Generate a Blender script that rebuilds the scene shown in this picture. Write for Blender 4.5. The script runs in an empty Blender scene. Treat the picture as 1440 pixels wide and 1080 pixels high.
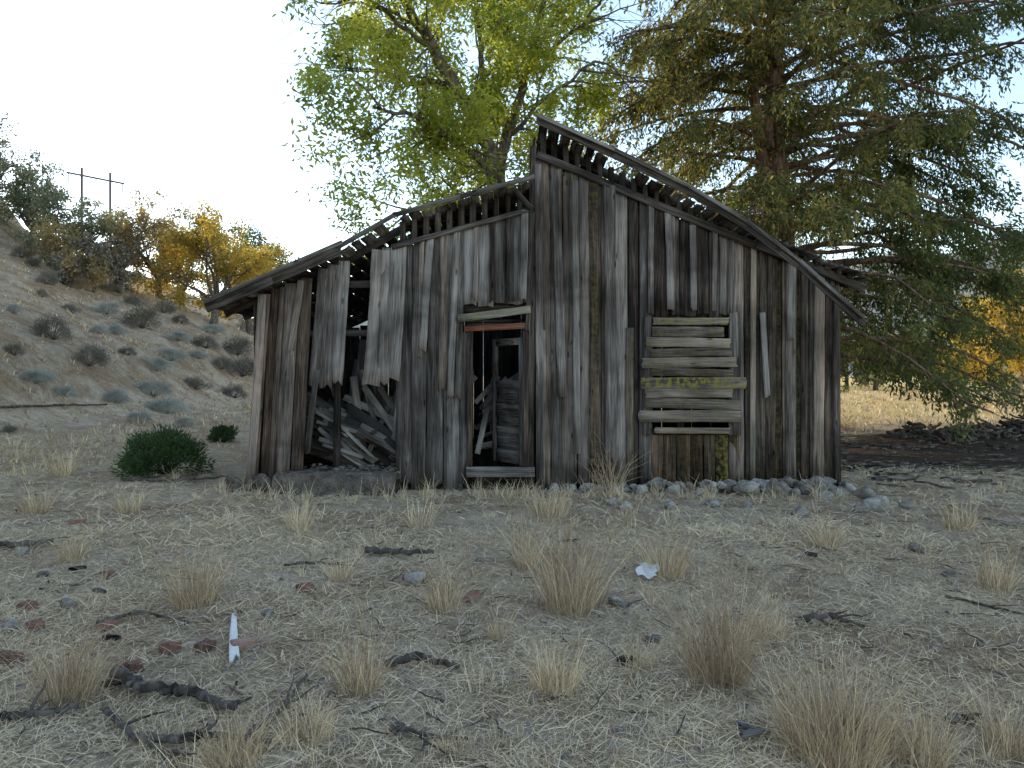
import bpy, math, random, time
import numpy as np
from mathutils import Vector
T0=time.time()
random.seed(7); rng=np.random.default_rng(7)
R=rng.random
U=lambda a,b,n=None: rng.uniform(a,b,n)
F=1080.0; HZ=525.0; CAMZ=1.6; D=10.5; S=D/F
def nrmz(v):
    v=np.asarray(v,float); return v/(np.linalg.norm(v,axis=-1,keepdims=True)+1e-9)
def sstep(a,b,x):
    t=np.clip((x-a)/(b-a),0,1); return t*t*(3-2*t)
def W(px,py,y=D):   # measured facade drawing -> world
    return np.array([(px-720)/F*y, y, CAMZ+(HZ-py)/F*y])
# ---------------------------------------------------------------- mesh builder
TOT=0
class MB:
    def __init__(s): s.V=[];s.Fc=[];s.UV=[];s.C=[];s.n=0
    def add(s,v,f,uv=None,c=(.5,0,0)):
        v=np.asarray(v,float).reshape(-1,3); k=len(v)
        s.V.append(v)
        s.UV.append(np.zeros((k,2)) if uv is None else np.asarray(uv,float).reshape(-1,2))
        c=np.asarray(c,float)
        s.C.append(np.tile(c,(k,1)) if c.ndim==1 else c)
        for a in (f if isinstance(f,list) else [f]):
            s.Fc.append(np.asarray(a,int)+s.n)
        s.n+=k
    def build(s,name,mat,parent=None,smooth=False):
        global TOT
        V=np.vstack(s.V); UVv=np.vstack(s.UV); C=np.vstack(s.C)
        loops=np.concatenate([f.ravel() for f in s.Fc])
        tot=np.concatenate([np.full(len(f),f.shape[1]) for f in s.Fc])
        st=np.concatenate([[0],np.cumsum(tot)[:-1]])
        me=bpy.data.meshes.new(name)
        me.vertices.add(len(V)); me.vertices.foreach_set('co',V.ravel())
        me.loops.add(len(loops)); me.loops.foreach_set('vertex_index',loops.astype(np.int32))
        me.polygons.add(len(tot)); me.polygons.foreach_set('loop_start',st.astype(np.int32))
        me.polygons.foreach_set('loop_total',tot.astype(np.int32))
        if smooth: me.polygons.foreach_set('use_smooth',np.ones(len(tot),bool))
        me.update(calc_edges=True)
        uvl=me.uv_layers.new(name='UVMap'); uvl.data.foreach_set('uv',UVv[loops].ravel())
        ca=me.attributes.new('var','FLOAT_COLOR','POINT')
        ca.data.foreach_set('color',np.hstack([C,np.ones((len(C),1))]).ravel())
        me.materials.append(mat)
        ob=bpy.data.objects.new(name,me); bpy.context.scene.collection.objects.link(ob)
        if parent: ob.parent=parent
        TOT+=len(tot)
        return ob
def empty(name):
    e=bpy.data.objects.new(name,None); bpy.context.scene.collection.objects.link(e); return e
# ---------------------------------------------------------------- materials
class NT:
    def __init__(s,name):
        s.m=bpy.data.materials.new(name); s.m.use_nodes=True; s.t=s.m.node_tree; s.t.nodes.clear()
        s.out=s.N('ShaderNodeOutputMaterial')
    def N(s,ty,**k):
        n=s.t.nodes.new(ty)
        for a,b in k.items(): setattr(n,a,b)
        return n
    def L(s,a,b): s.t.links.new(a,b)
    def setin(s,sock,v):
        if hasattr(v,'links'): s.L(v,sock)
        else: sock.default_value=v
    def noise(s,vec,scale,detail=4,rough=.6,dist=0):
        n=s.N('ShaderNodeTexNoise'); s.L(vec,n.inputs['Vector'])
        n.inputs['Scale'].default_value=scale;n.inputs['Detail'].default_value=detail
        n.inputs['Roughness'].default_value=rough;n.inputs['Distortion'].default_value=dist
        return n.outputs['Fac']
    def map(s,vec,scale):
        n=s.N('ShaderNodeMapping'); s.L(vec,n.inputs['Vector']); n.inputs['Scale'].default_value=scale; return n.outputs[0]
    def mathn(s,op,a,b=0.0,clamp=False):
        n=s.N('ShaderNodeMath',operation=op,use_clamp=clamp); s.setin(n.inputs[0],a); s.setin(n.inputs[1],b); return n.outputs[0]
    def ramp(s,fac,stops):
        n=s.N('ShaderNodeValToRGB'); s.L(fac,n.inputs[0]); e=n.color_ramp.elements
        while len(e)<len(stops): e.new(.5)
        for i,(p,c) in enumerate(stops):
            e[i].position=p; e[i].color=(c,c,c,1) if isinstance(c,(int,float)) else (*c,1)
        return n.outputs[0]
    def mix(s,fac,a,b,mode='MIX'):
        n=s.N('ShaderNodeMix',data_type='RGBA',blend_type=mode)
        s.setin(n.inputs[0],fac)
        for i,v in ((6,a),(7,b)):
            if isinstance(v,tuple): n.inputs[i].default_value=(*v,1)
            else: s.L(v,n.inputs[i])
        return n.outputs[2]
    def bump(s,h,st,dist):
        n=s.N('ShaderNodeBump'); s.L(h,n.inputs['Height']); n.inputs['Strength'].default_value=st; n.inputs['Distance'].default_value=dist; return n.outputs[0]
    def bsdf(s,col,nor=None):
        b=s.N('ShaderNodeBsdfDiffuse'); s.setin(b.inputs['Color'],col if not isinstance(col,tuple) else (*col,1))
        b.inputs['Roughness'].default_value=.5
        if nor: s.L(nor,b.inputs['Normal'])
        s.L(b.outputs[0],s.out.inputs[0]); return s.m
    def var(s):
        a=s.N('ShaderNodeAttribute',attribute_name='var'); sp=s.N('ShaderNodeSeparateColor'); s.L(a.outputs['Color'],sp.inputs[0]); return sp.outputs
def wood_mat(name,dark,mid,light,mossc=(.28,.25,.05)):
    t=NT(name); uv=t.N('ShaderNodeTexCoord').outputs['UV']; v=t.var()
    pos=t.N('ShaderNodeNewGeometry').outputs['Position']
    g=t.noise(t.map(uv,(50,1.1,1)),1,5,.74,.4)
    g2=t.noise(t.map(uv,(190,3,1)),1,1,.6,0)
    blot=t.noise(t.map(uv,(9,.8,1)),1,3,.65,.8)
    gg=t.mathn('ADD',t.mathn('MULTIPLY',g,.62),t.mathn('MULTIPLY',g2,.38))
    k=t.mathn('ADD',gg,t.mathn('MULTIPLY',t.mathn('SUBTRACT',blot,.5),.6))
    k=t.mathn('ADD',k,t.mathn('MULTIPLY',t.mathn('SUBTRACT',v[0],.5),.34))
    col=t.ramp(k,[(.30,dark),(.5,mid),(.74,light)])
    crm=t.ramp(g,[(.30,0.15),(.37,1)])
    col=t.mix(.85,col,crm,'MULTIPLY')
    vo=t.N('ShaderNodeTexVoronoi'); t.L(t.map(uv,(7,2.1,1)),vo.inputs['Vector']); vo.inputs['Scale'].default_value=1
    kn=t.ramp(vo.outputs['Distance'],[(.06,.15),(.13,1)])
    col=t.mix(.8,col,kn,'MULTIPLY')
    st=t.noise(pos,.9,3,.65,.5); col=t.mix(1,col,t.ramp(st,[(.35,.45),(.62,1.15)]),'MULTIPLY')
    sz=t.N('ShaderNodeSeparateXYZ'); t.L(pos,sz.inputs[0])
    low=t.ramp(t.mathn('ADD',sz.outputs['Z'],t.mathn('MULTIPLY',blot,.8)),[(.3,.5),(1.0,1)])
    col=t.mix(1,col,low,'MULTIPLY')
    col=t.mix(t.mathn('MULTIPLY',v[2],t.ramp(blot,[(.35,0.2),(.6,1)])),col,t.mix(1,col,(1.2,.86,.64),'MULTIPLY'))
    mo=t.mathn('MULTIPLY',t.ramp(t.noise(uv,14,3,.7),[(.44,0),(.6,1)]),v[1])
    col=t.mix(mo,col,mossc)
    return t.bsdf(col,t.bump(gg,.7,.007))
M_wood=wood_mat('weathered_wood',(.031,.026,.023),(.132,.115,.104),(.37,.345,.325))
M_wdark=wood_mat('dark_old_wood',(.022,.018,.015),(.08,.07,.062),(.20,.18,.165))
M_wpale=wood_mat('pale_lumber',(.07,.062,.055),(.27,.245,.225),(.50,.47,.43))
def leaf_mat(name,c0,c1,trans=.5,tboost=2.0,c2=None):
    t=NT(name); v=t.var()
    col=t.mix(v[0],c0,c1)
    if c2: col=t.mix(v[1],col,c2)
    d=t.N('ShaderNodeBsdfDiffuse'); t.L(col,d.inputs[0])
    if trans==0: t.L(d.outputs[0],t.out.inputs[0]); return t.m
    tr=t.N('ShaderNodeBsdfTranslucent'); t.L(t.mix(1,col,(tboost,tboost,tboost*.7),'MULTIPLY'),tr.inputs[0])
    m=t.N('ShaderNodeMixShader'); m.inputs[0].default_value=trans
    t.L(d.outputs[0],m.inputs[1]);t.L(tr.outputs[0],m.inputs[2]); t.L(m.outputs[0],t.out.inputs[0]); return t.m
M_leafA=leaf_mat('yellow_green_leaves',(.13,.17,.04),(.42,.42,.09),.55,2.0)
M_cedar=leaf_mat('cedar_foliage',(.045,.064,.038),(.16,.18,.07),.4,1.6,(.46,.36,.12))
M_gold=leaf_mat('gold_leaves',(.20,.165,.05),(.50,.34,.08),.5,1.7)
M_rust=leaf_mat('rust_leaves',(.20,.165,.11),(.42,.31,.14),.45,1.5)
M_grey=leaf_mat('greygreen_leaves',(.16,.17,.125),(.33,.33,.21),.4,1.4)
M_sage=leaf_mat('sage_leaves',(.24,.245,.21),(.52,.53,.48),0)
M_sagedark=leaf_mat('dark_sage_leaves',(.13,.12,.10),(.29,.26,.205),0)
M_bush=leaf_mat('green_bush_leaves',(.03,.06,.028),(.10,.155,.06),0)
M_dgreen=leaf_mat('dark_green_leaves',(.06,.08,.04),(.14,.17,.07),.3,1.3)
M_straw=leaf_mat('dry_straw',(.38,.275,.165),(.92,.76,.50),0,1,(.33,.235,.16))
def bark(name,a,b):
    t=NT(name); o=t.N('ShaderNodeNewGeometry').outputs['Position']
    n=t.noise(t.map(o,(9,9,2)),1,4,.7,.5); return t.bsdf(t.ramp(n,[(.35,a),(.65,b)]),t.bump(n,.8,.03))
M_bark=bark('grey_bark',(.06,.05,.042),(.22,.185,.15))
M_barkc=bark('cedar_bark',(.09,.058,.042),(.34,.23,.165))
M_dead=bark('dead_branch_bark',(.04,.033,.028),(.20,.165,.14))
M_ptrunk=bark('pale_bark',(.2,.16,.12),(.4,.33,.25))
def rock_mat(name,a,b,c):
    t=NT(name); o=t.N('ShaderNodeNewGeometry').outputs['Position']; v=t.var()
    n=t.noise(o,7,5,.7,.3); n2=t.noise(o,45,3,.7)
    k=t.mathn('ADD',t.mathn('MULTIPLY',n,.65),t.mathn('MULTIPLY',n2,.35)); k=t.mathn('ADD',k,t.mathn('MULTIPLY',t.mathn('SUBTRACT',v[0],.5),.25))
    return t.bsdf(t.ramp(k,[(.32,a),(.5,b),(.68,c)]),t.bump(n2,.8,.02))
M_rock=rock_mat('grey_stone',(.08,.07,.058),(.27,.24,.205),(.50,.46,.41))
M_found=rock_mat('foundation_stone',(.05,.042,.036),(.15,.125,.102),(.29,.25,.205))
M_brick=rock_mat('red_brick',(.13,.075,.06),(.31,.165,.125),(.43,.30,.24))
def plain(name,c):
    t=NT(name); o=t.N('ShaderNodeNewGeometry').outputs['Position']
    n=t.noise(o,20,4,.7); return t.bsdf(t.mix(n,tuple(x*.75 for x in c),tuple(min(1,x*1.2) for x in c)))
M_paper=plain('white_paper',(.75,.75,.74)); M_pole=plain('pole_wood',(.16,.14,.13)); M_wire=plain('wire_metal',(.3,.3,.31))
# ---------------------------------------------------------------- terrain
def hgt(x,y):
    x=np.asarray(x,float);y=np.asarray(y,float)
    wob=1.6*np.sin(y*.11+1)+.8*np.sin(y*.27)
    u=np.maximum(0,-x-11.5+wob*.6)
    g=.82*u**.8*sstep(0,5,u)+.42*np.maximum(0,-x-34)+.6*np.maximum(0,-x-46)  # off-frame rise is unseen, shaped to cast shade over the foreground
    g=np.minimum(g,58)
    s0=50+.65*np.maximum(0,-x-33)
    g=g*(1-.62*sstep(s0,s0+34,y))
    g=g*(1-sstep(150,300,y))
    g+=sstep(0,6,u)*(.16*np.sin(x*.5+y*.23)+.12*np.sin(x*.9-y*.6)+.1*np.sin(y*1.1+x*.3))
    n=.028*np.sin(x*1.3+.7*y)+.022*np.sin(2.1*y-.9*x+1)+.012*np.sin(4.3*x+1.7*y)+.010*np.sin(5.1*y-2.2*x)
    n*=1-.7*sstep(8.5,10,y)*(1-sstep(16,18,y))*(np.abs(x)<6)
    g+=n
    g+= .42*np.exp(-((x-14.5)/3.6)**2-((y-18.8)/1.1)**2)*(1+.3*np.sin(x*3.1)+.2*np.sin(x*7.3+y*4))
    return g
def ground_at(px,py):
    dx=(px-720)/F; dz=(HZ-py)/F
    ys=np.linspace(2,200,6000); below=CAMZ+dz*ys<hgt(dx*ys,ys)
    i=int(np.argmax(below)) if below.any() else len(ys)-1
    y=ys[i]; return np.array([dx*y,y,float(hgt(dx*y,y))])
def sinhgrid(a,b,n,c,k):
    t0=np.arcsinh((a-c)/k);t1=np.arcsinh((b-c)/k); return c+k*np.sinh(np.linspace(t0,t1,n))
gx=sinhgrid(-500,500,360,0,6); gy=sinhgrid(-60,1500,360,8,6)
X,Y=np.meshgrid(gx,gy); Z=hgt(X,Y)
mb=MB(); idx=np.arange(X.size).reshape(X.shape)
fc=np.stack([idx[:-1,:-1],idx[:-1,1:],idx[1:,1:],idx[1:,:-1]],-1).reshape(-1,4)
mb.add(np.stack([X,Y,Z],-1).reshape(-1,3),fc)
t=NT('dry_ground'); pos=t.N('ShaderNodeNewGeometry').outputs['Position']
sp=t.N('ShaderNodeSeparateXYZ'); t.L(pos,sp.inputs[0])
n1=t.noise(pos,.7,3,.65,.6); n2=t.noise(pos,5,4,.7,.4); n3=t.noise(t.map(pos,(60,25,40)),1,3,.75,2.0)
f=t.mathn('ADD',t.mathn('MULTIPLY',n2,.45),t.mathn('MULTIPLY',n3,.55))
base=t.ramp(f,[(.34,(.25,.18,.125)),(.46,(.50,.38,.265)),(.56,(.70,.56,.40)),(.7,(.88,.74,.55))])
base=t.mix(t.ramp(n1,[(.40,0),(.62,.7)]),base,t.mix(1,base,(.64,.54,.47),'MULTIPLY'))
hm=t.mathn('MULTIPLY',t.mathn('SUBTRACT',sp.outputs['Z'],.5),.8,True)
hillc=t.ramp(f,[(.36,(.21,.155,.11)),(.5,(.45,.35,.245)),(.66,(.66,.54,.39))])
hillc=t.mix(t.ramp(n1,[(.42,.0),(.6,.8)]),hillc,t.mix(1,hillc,(.66,.56,.48),'MULTIPLY'))
lf=t.mathn('MULTIPLY',t.mathn('MULTIPLY',sp.outputs['X'],-1),.2,True)
base=t.mix(t.mathn('MULTIPLY',hm,lf),base,hillc)
far=t.mathn('MULTIPLY',t.mathn('SUBTRACT',sp.outputs['Y'],21),.12,True); rt=t.mathn('MULTIPLY',sp.outputs['X'],.2,True)
base=t.mix(t.mathn('MULTIPLY',far,rt),base,t.mix(f,(.52,.36,.14),(.80,.60,.28)))
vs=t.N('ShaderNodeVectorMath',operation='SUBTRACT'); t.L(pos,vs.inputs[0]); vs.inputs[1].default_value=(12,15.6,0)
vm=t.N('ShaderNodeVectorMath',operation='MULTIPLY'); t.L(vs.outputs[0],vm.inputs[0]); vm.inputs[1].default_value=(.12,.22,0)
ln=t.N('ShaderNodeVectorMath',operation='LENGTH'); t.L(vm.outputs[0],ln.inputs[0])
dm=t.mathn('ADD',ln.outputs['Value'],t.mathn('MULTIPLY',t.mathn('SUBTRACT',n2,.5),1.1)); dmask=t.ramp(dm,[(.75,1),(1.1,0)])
base=t.mix(t.mathn('MULTIPLY',dmask,.94),base,t.ramp(f,[(.36,(.026,.019,.015)),(.6,(.11,.076,.056)),(.75,(.28,.21,.155))]))  # dark needle duff, with the tree's shade painted into the same patch
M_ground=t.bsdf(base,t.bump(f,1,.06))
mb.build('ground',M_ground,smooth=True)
# distant hills
mb=MB(); xs=np.linspace(-900,1000,220); rows=np.linspace(0,1,24)
prof=lambda x: 62+ 55*sstep(60,330,x)+14*np.sin(x*.013+1)+7*np.sin(x*.041)+3*np.sin(x*.11)
XX,RR=np.meshgrid(xs,rows); hh=prof(XX)*np.sin(RR*math.pi/2)**1.1
hh+= 4*np.sin(XX*.06+RR*9)*RR*(1-RR)*4
YY=420+RR*330; idx=np.arange(XX.size).reshape(XX.shape)
fc=np.stack([idx[:-1,:-1],idx[:-1,1:],idx[1:,1:],idx[1:,:-1]],-1).reshape(-1,4)
mb.add(np.stack([XX,YY,hh-1],-1).reshape(-1,3),fc)
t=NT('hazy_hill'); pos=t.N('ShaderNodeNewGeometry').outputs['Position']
n=t.noise(pos,.035,5,.7,.4); t.bsdf(t.ramp(n,[(.4,(.15,.18,.185)),(.6,(.31,.29,.255))]))  # pale blue-grey ramp paints distance haze into the hill colour
mb.build('distant_hills',t.m,smooth=True)
# ---------------------------------------------------------------- primitives
def board(mb,p0,p1,w,t=.024,n=(0,-1,0),tone=.5,moss=0,warm=0,rag0=0,rag1=0,warp=.008,nseg=6,nc=3,cup=.006,w1=None):
    p0=np.asarray(p0,float);p1=np.asarray(p1,float); L=np.linalg.norm(p1-p0); a=(p1-p0)/L
    n=np.asarray(n,float); n=n-a*np.dot(n,a); n=nrmz(n); wd=np.cross(a,n)
    s=np.linspace(0,1,nseg+1); u=np.linspace(-.5,.5,nc+1); SS,UU=np.meshgrid(s,u,indexing='ij')
    ln=SS*L; ln[0]+=rag0*R(nc+1); ln[-1]-=rag1*R(nc+1)
    ww=w*(1-SS)+(w1 or w)*SS
    ed=1+.05*(R((nseg+1,1))-.5)*2*1.0
    ph,ph2=U(0,6.28),U(0,6.28)
    wp=warp*(np.sin(SS*U(2,5)+ph)); wl=warp*.7*np.sin(SS*U(2,4)+ph2)
    tw=U(-1,1)*warp*1.2
    fr=p0+a*ln[...,None]+wd*(UU*ww*ed+wl)[...,None]+n*(wp+cup*(1-4*UU**2)*U(-1,1)+tw*UU*2*SS)[...,None]
    bk=fr-n*t
    k=(nc+1); N=(nseg+1)*k; I=np.arange(N).reshape(nseg+1,k)
    q=lambda A: np.stack([A[:-1,:-1],A[1:,:-1],A[1:,1:],A[:-1,1:]],-1).reshape(-1,4)
    fs=[q(I)[:,::-1],q(I)+N]
    for c in (0,nc):
        A=np.stack([I[:-1,c],I[1:,c],I[1:,c]+N,I[:-1,c]+N],-1); fs.append(A if c==0 else A[:,::-1])
    for r in (0,nseg):
        A=np.stack([I[r,:-1],I[r,1:],I[r,1:]+N,I[r,:-1]+N],-1); fs.append(A[:,::-1] if r==0 else A)
    o1,o2=U(0,90),U(0,90)
    uv=np.stack([UU*ww+o1,ln+o2],-1).reshape(-1,2); uvb=uv+[.03,0]
    mb.add(np.vstack([fr.reshape(-1,3),bk.reshape(-1,3)]),fs,np.vstack([uv,uvb]),(tone,moss,warm))
def tube(mb,pts,rad,ns=6,c=(.5,0,0),bumpy=0):
    pts=np.asarray(pts,float); m=len(pts); rad=np.broadcast_to(rad,(m,))
    tn=nrmz(np.gradient(pts,axis=0)); ref=np.array([0,0,1.]) if abs(tn[0][2])<.8 else np.array([1.,0,0])
    A=nrmz(np.cross(tn,ref)); B=np.cross(tn,A); an=np.arange(ns)*2*math.pi/ns
    rr=rad[:,None]*(1+bumpy*(R((m,ns))-.5))
    v=pts[:,None]+rr[...,None]*(np.cos(an)[None,:,None]*A[:,None]+np.sin(an)[None,:,None]*B[:,None])
    I=np.arange(m*ns).reshape(m,ns); J=np.roll(I,-1,1)
    f=np.stack([I[:-1],J[:-1],J[1:],I[1:]],-1).reshape(-1,4)
    v=np.vstack([v.reshape(-1,3),pts[:1],pts[-1:]])
    c0=m*ns; f3=np.vstack([np.stack([J[0],I[0],np.full(ns,c0)],-1),np.stack([I[-1],J[-1],np.full(ns,c0+1)],-1)])
    mb.add(v,[f,f3],None,c)
def leaves(mb,c,d,L,Wd,col):
    c=np.asarray(c);N=len(c); d=nrmz(d); r=nrmz(rng.normal(size=(N,3))); s=nrmz(np.cross(d,r)); nn=np.cross(d,s)
    L=np.broadcast_to(L,(N,))[:,None];Wd=np.broadcast_to(Wd,(N,))[:,None]
    v=np.stack([c,c+d*L*.5+s*Wd*.5+nn*Wd*.15,c+d*L,c+d*L*.5-s*Wd*.5+nn*Wd*.15],1).reshape(-1,3)
    mb.add(v,np.arange(4*N).reshape(N,4),None,np.repeat(col,4,axis=0))
def strands(mb,b,d,L,Wd,bend,col):
    N=len(b); d=nrmz(d); L=np.broadcast_to(L,(N,))[:,None];Wd=np.broadcast_to(Wd,(N,))[:,None]; bend=np.broadcast_to(bend,(N,))[:,None]
    r=nrmz(np.stack([U(-1,1,N),U(-.5,.5,N),np.zeros(N)],-1)+1e-4); s=nrmz(r-d*np.sum(r*d,-1,keepdims=True))
    hd=np.stack([d[:,0],d[:,1],np.zeros(N)],-1); jx=rng.normal(size=(N,3))*.12
    m=b+d*L*.5+jx*L*.4; tip=b+(d+hd*bend-np.array([0,0,1])*bend*.5)*L+jx*L
    v=np.stack([b-s*Wd*.5,b+s*Wd*.5,m+s*Wd*.4,m-s*Wd*.4,tip+s*Wd*.12,tip-s*Wd*.12],1).reshape(-1,3)
    o=np.arange(N)[:,None]*6
    f=np.vstack([o+np.array([0,1,2,3]),o+np.array([3,2,4,5])])
    mb.add(v,f,None,np.repeat(col,6,axis=0))
import bmesh
def icos(sub):
    bm=bmesh.new(); bmesh.ops.create_icosphere(bm,subdivisions=sub,radius=1); bm.verts.ensure_lookup_table()
    v=np.array([x.co[:] for x in bm.verts]); f=np.array([[y.index for y in x.verts] for x in bm.faces]); bm.free(); return v,f
from mathutils import noise as MN
def mkrocks(ico):
    out=[]
    for i in range(8):
        v=ico[0].copy()
        for k in range(len(v)):
            p=Vector(v[k])*1.1+Vector((i*7.3,0,0)); v[k]*=1+.38*MN.noise(p)+.14*MN.noise(p*3)
        for _ in range(5):
            nn=nrmz(rng.normal(size=3)); dd=U(.5,.8); e=v@nn-dd; v=v-np.outer(np.maximum(e,0)*.9,nn)
        out.append(v)
    return out
ICO=icos(3); ROCKS=mkrocks(ICO); ICOs=icos(1); ROCKSs=mkrocks(ICOs)
def rot(az,tx=0,ty=0):
    ca,sa=math.cos(az),math.sin(az); A=np.array([[ca,-sa,0],[sa,ca,0],[0,0,1]])
    c,s=math.cos(tx),math.sin(tx); B=np.array([[1,0,0],[0,c,-s],[0,s,c]]); c,s=math.cos(ty),math.sin(ty); C=np.array([[c,0,s],[0,1,0],[-s,0,c]])
    return A@B@C
def rock(mb,p,sz,flat=.7,tone=None,small=False):
    v=(ROCKSs if small else ROCKS)[rng.integers(8)]*np.array([U(.8,1.25),U(.7,1.1),flat*U(.8,1.2)])*sz
    v=v@rot(U(0,6.28),U(-.3,.3),U(-.3,.3)).T+p
    mb.add(v,(ICOs if small else ICO)[1],None,(U(.1,.95) if tone is None else tone,0,0))
# ---------------------------------------------------------------- BARN
barn=empty('weathered_wooden_barn')
YF=D
LW=lambda x: np.interp(x,[343,362,435,495,553,750],[421,414,386,363,346,291])
LR=lambda x: np.interp(x,[300,485,560,650,750],[432,352,309,284,257])
TW=lambda x: np.interp(x,[757,1225],[216,409])
TB=lambda x: np.interp(x,[757,860,960,1040,1110,1200],[178,225,274,322,375,455])
lean=lambda x: np.interp(x,[343,435,560,750],[19,13,3,0])
fw=MB()
def vb(xb,yb,xt,yt,wpx,yoff=0,mbb=None,**k):
    board(mbb or fw,W(xb,yb)+[0,yoff,0],W(xt,yt)+[0,yoff,0],wpx*S,**k)
x=754.0
while x<1178:
    w=random.choice([14,17,20,22,24,19]); w=min(w,1181-x); c=x+w/2
    if w<5: break
    tone=U(.0,.75)+(.15 if 780<c<880 else 0)-(.1 if c>1090 else 0); warm=U(0,.7)
    yt=TW(c)+5; yb=687+U(-6,4); mo=U(0,.5) if (c>1040 or R()<.15) else 0
    if 908<c<1036:
        vb(c,446+U(-5,5),c,yt,w-1,tone=tone+.05,warm=warm,rag0=.04,nseg=5)
    else: vb(c+U(-1,1),yb,c+U(-1,1),yt,w-U(.6,2.2),yoff=U(0,.012),tone=tone,warm=warm,moss=mo*.6,rag0=.06,nseg=9)
    x+=w
x=762.0
while x<1172:
    if not 905<x<1040:
        r=R(); yb=687+U(-8,3) if r<.55 else U(455,560); yt=TW(x)+6 if r<.85 else U(430,470)
        if r>=.85: yb=688
        vb(x,yb,x+U(-2,2),yt,U(6,15),yoff=-.03,tone=U(.0,.95),warm=U(0,.7),moss=U(0,.2),rag0=.08 if yb<680 else .05,nseg=8,warp=.012,t=.02)
    else:
        vb(x,U(436,446),x+U(-1,1),TW(x)+6,U(6,12),yoff=-.03,tone=U(.3,.9),warm=U(0,.4),rag0=.03,t=.02)
    x+=U(19,31)
for (xb,yb,xt,yt,w,tn) in [(812,640,808,255,9,.95),(860,690,856,262,16,.55),(790,560,782,240,12,.6),(1078,560,1070,440,8,1.0),(1110,480,1112,372,11,.9),(942,438,938,300,9,1.),(975,438,972,318,8,.95),(1035,600,1030,440,12,.6),(760,686,757,232,10,.5)]:
    vb(xb,yb,xt,yt,w,yoff=-.055,tone=tn,warm=.1,rag0=.06,nseg=8,t=.018)
x=345.0
while x<748:
    w=random.choice([18,21,24,27,23]); w=min(w,749-x)
    if w<5: break
    c=x+w/2; tone=U(.05,.7); warm=U(.2,.9) if c<440 else U(0,.5)
    if c<432: vb(c,682+U(-8,4),c+lean(c),LW(c+lean(c))+3,w-U(.5,3),tone=tone-.05,warm=warm,rag0=.08,yoff=U(0,.014),nseg=8)
    elif c<566: pass
    elif c<655: vb(c,688+U(-5,5),c+lean(c),LW(c)+3,w-U(.5,2),tone=tone+.15,warm=warm*.3,rag0=.06,yoff=U(0,.014),nseg=8)
    else: vb(c,432+U(-6,6),c+U(-1,3),LW(c)+3,w-U(.5,2),tone=tone+.3,warm=0,rag0=.04,yoff=U(-.01,.012),nseg=6)
    x+=w
for (xb,yb,xt,yt,w,tn) in [(444,545,456,378,17,.45),(459,548,470,373,17,.6),(473,543,484,367,16,.85),(521,545,537,352,24,.95),(537,543,548,349,17,.7),(551,541,561,345,22,.85)]:
    vb(xb,yb,xt,yt,w,yoff=-.02+U(-.02,.0),tone=tn,warm=U(0,.3),rag0=.1,nseg=7,warp=.016)
x=352.
while x<745:
    if not 428<x<566:
        l=lean(x); yb=430 if x>655 else (690 if R()<.55 else U(480,600))
        if x<430: yb=min(yb,680)
        vb(x,yb,x+l,LW(x+l)+4,U(6,13),yoff=-.032,tone=U(.1,1),warm=U(0,.6),rag0=.1,nseg=7,warp=.014,t=.02)
    x+=U(20,32)
for (xb,yb,xt,yt,w,tn) in [(594,497,606,335,10,1.),(634,560,643,322,9,.85),(742,470,748,300,7,.3),(433,640,447,520,8,.4),(735,425,738,296,10,.95)]:
    vb(xb,yb,xt,yt,w,yoff=-.05,tone=tn,warm=.1,rag0=.08,nseg=7,t=.018)
vb(745,688,750,205,9,yoff=-.005,tone=.2,warm=.3,t=.09); vb(1176,688,1176,402,9,yoff=-.03,tone=.25,warm=.3,t=.08)
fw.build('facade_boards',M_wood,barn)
tr=MB()
board(tr,W(755,219)+[0,-.06,0],W(1070,349)+[0,-.06,0],.10,tone=.3,nseg=10)
board(tr,W(1062,345)+[0,-.085,0],W(1212,407)+[0,-.085,0],.11,tone=.2,nseg=6)
board(tr,W(552,349)+[0,-.06,0],W(748,294)+[0,-.06,0],.07,tone=.3,nseg=6)
for (x0,x1,y,h,tn,mo) in [(915,1024,452,10,.7,.65),(913,1018,467,14,.5,.2),(906,1026,482,13,.85,.3),(912,1028,496,12,.35,.1),(900,1036,510,14,.7,.25),(912,1030,524,11,.2,.1),(898,1048,539,16,.5,.85),(905,1030,553,12,.8,.2),(904,1041,568,14,.45,.15),(896,1041,585,17,.6,.2),(918,1026,605,8,.75,.45)]:
    a=U(-2,2); board(tr,W(x0,y+a)+[0,-.075,0],W(x1,y-a)+[0,-.075,0],h*S,tone=tn+.1,moss=mo,warm=.4,nseg=8,rag0=.03,rag1=.03,warp=.006)
for (x0,x1) in [(904,914),(1028,1044)]:
    board(tr,W((x0+x1)/2,612)+[0,-.045,0],W((x0+x1)/2,446)+[0,-.045,0],10*S,tone=.35,nseg=8)
board(tr,W(644,448)+[0,-.09,0],W(746,436)+[0,-.09,0],.10,tone=.85,moss=.5,nseg=6,t=.05)
board(tr,W(652,468),W(652,680),.12,tone=.3,nseg=6,t=.05)
board(tr,W(656,664)+[0,-.06,0],W(752,663)+[0,-.06,0],.13,tone=.8,nseg=6,t=.14)
board(tr,W(661,462)+[0,-.03,0],W(661,660)+[0,-.03,0],.07,tone=.25,warm=.6,nseg=6,t=.1)
board(tr,W(739,462)+[0,-.03,0],W(739,660)+[0,-.03,0],.07,tone=.25,warm=.6,nseg=6,t=.1)
x=914
while x<1034:
    w=U(14,20); board(tr,W(x+w/2,684+U(-4,4)),W(x+w/2,612),(w-1.2)*S,tone=U(.1,.45),warm=1,moss=.5 if x>995 and x<1015 else .1,nseg=4,rag0=.05); x+=w
tr.build('trim_and_window_planks',M_wood,barn)
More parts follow.
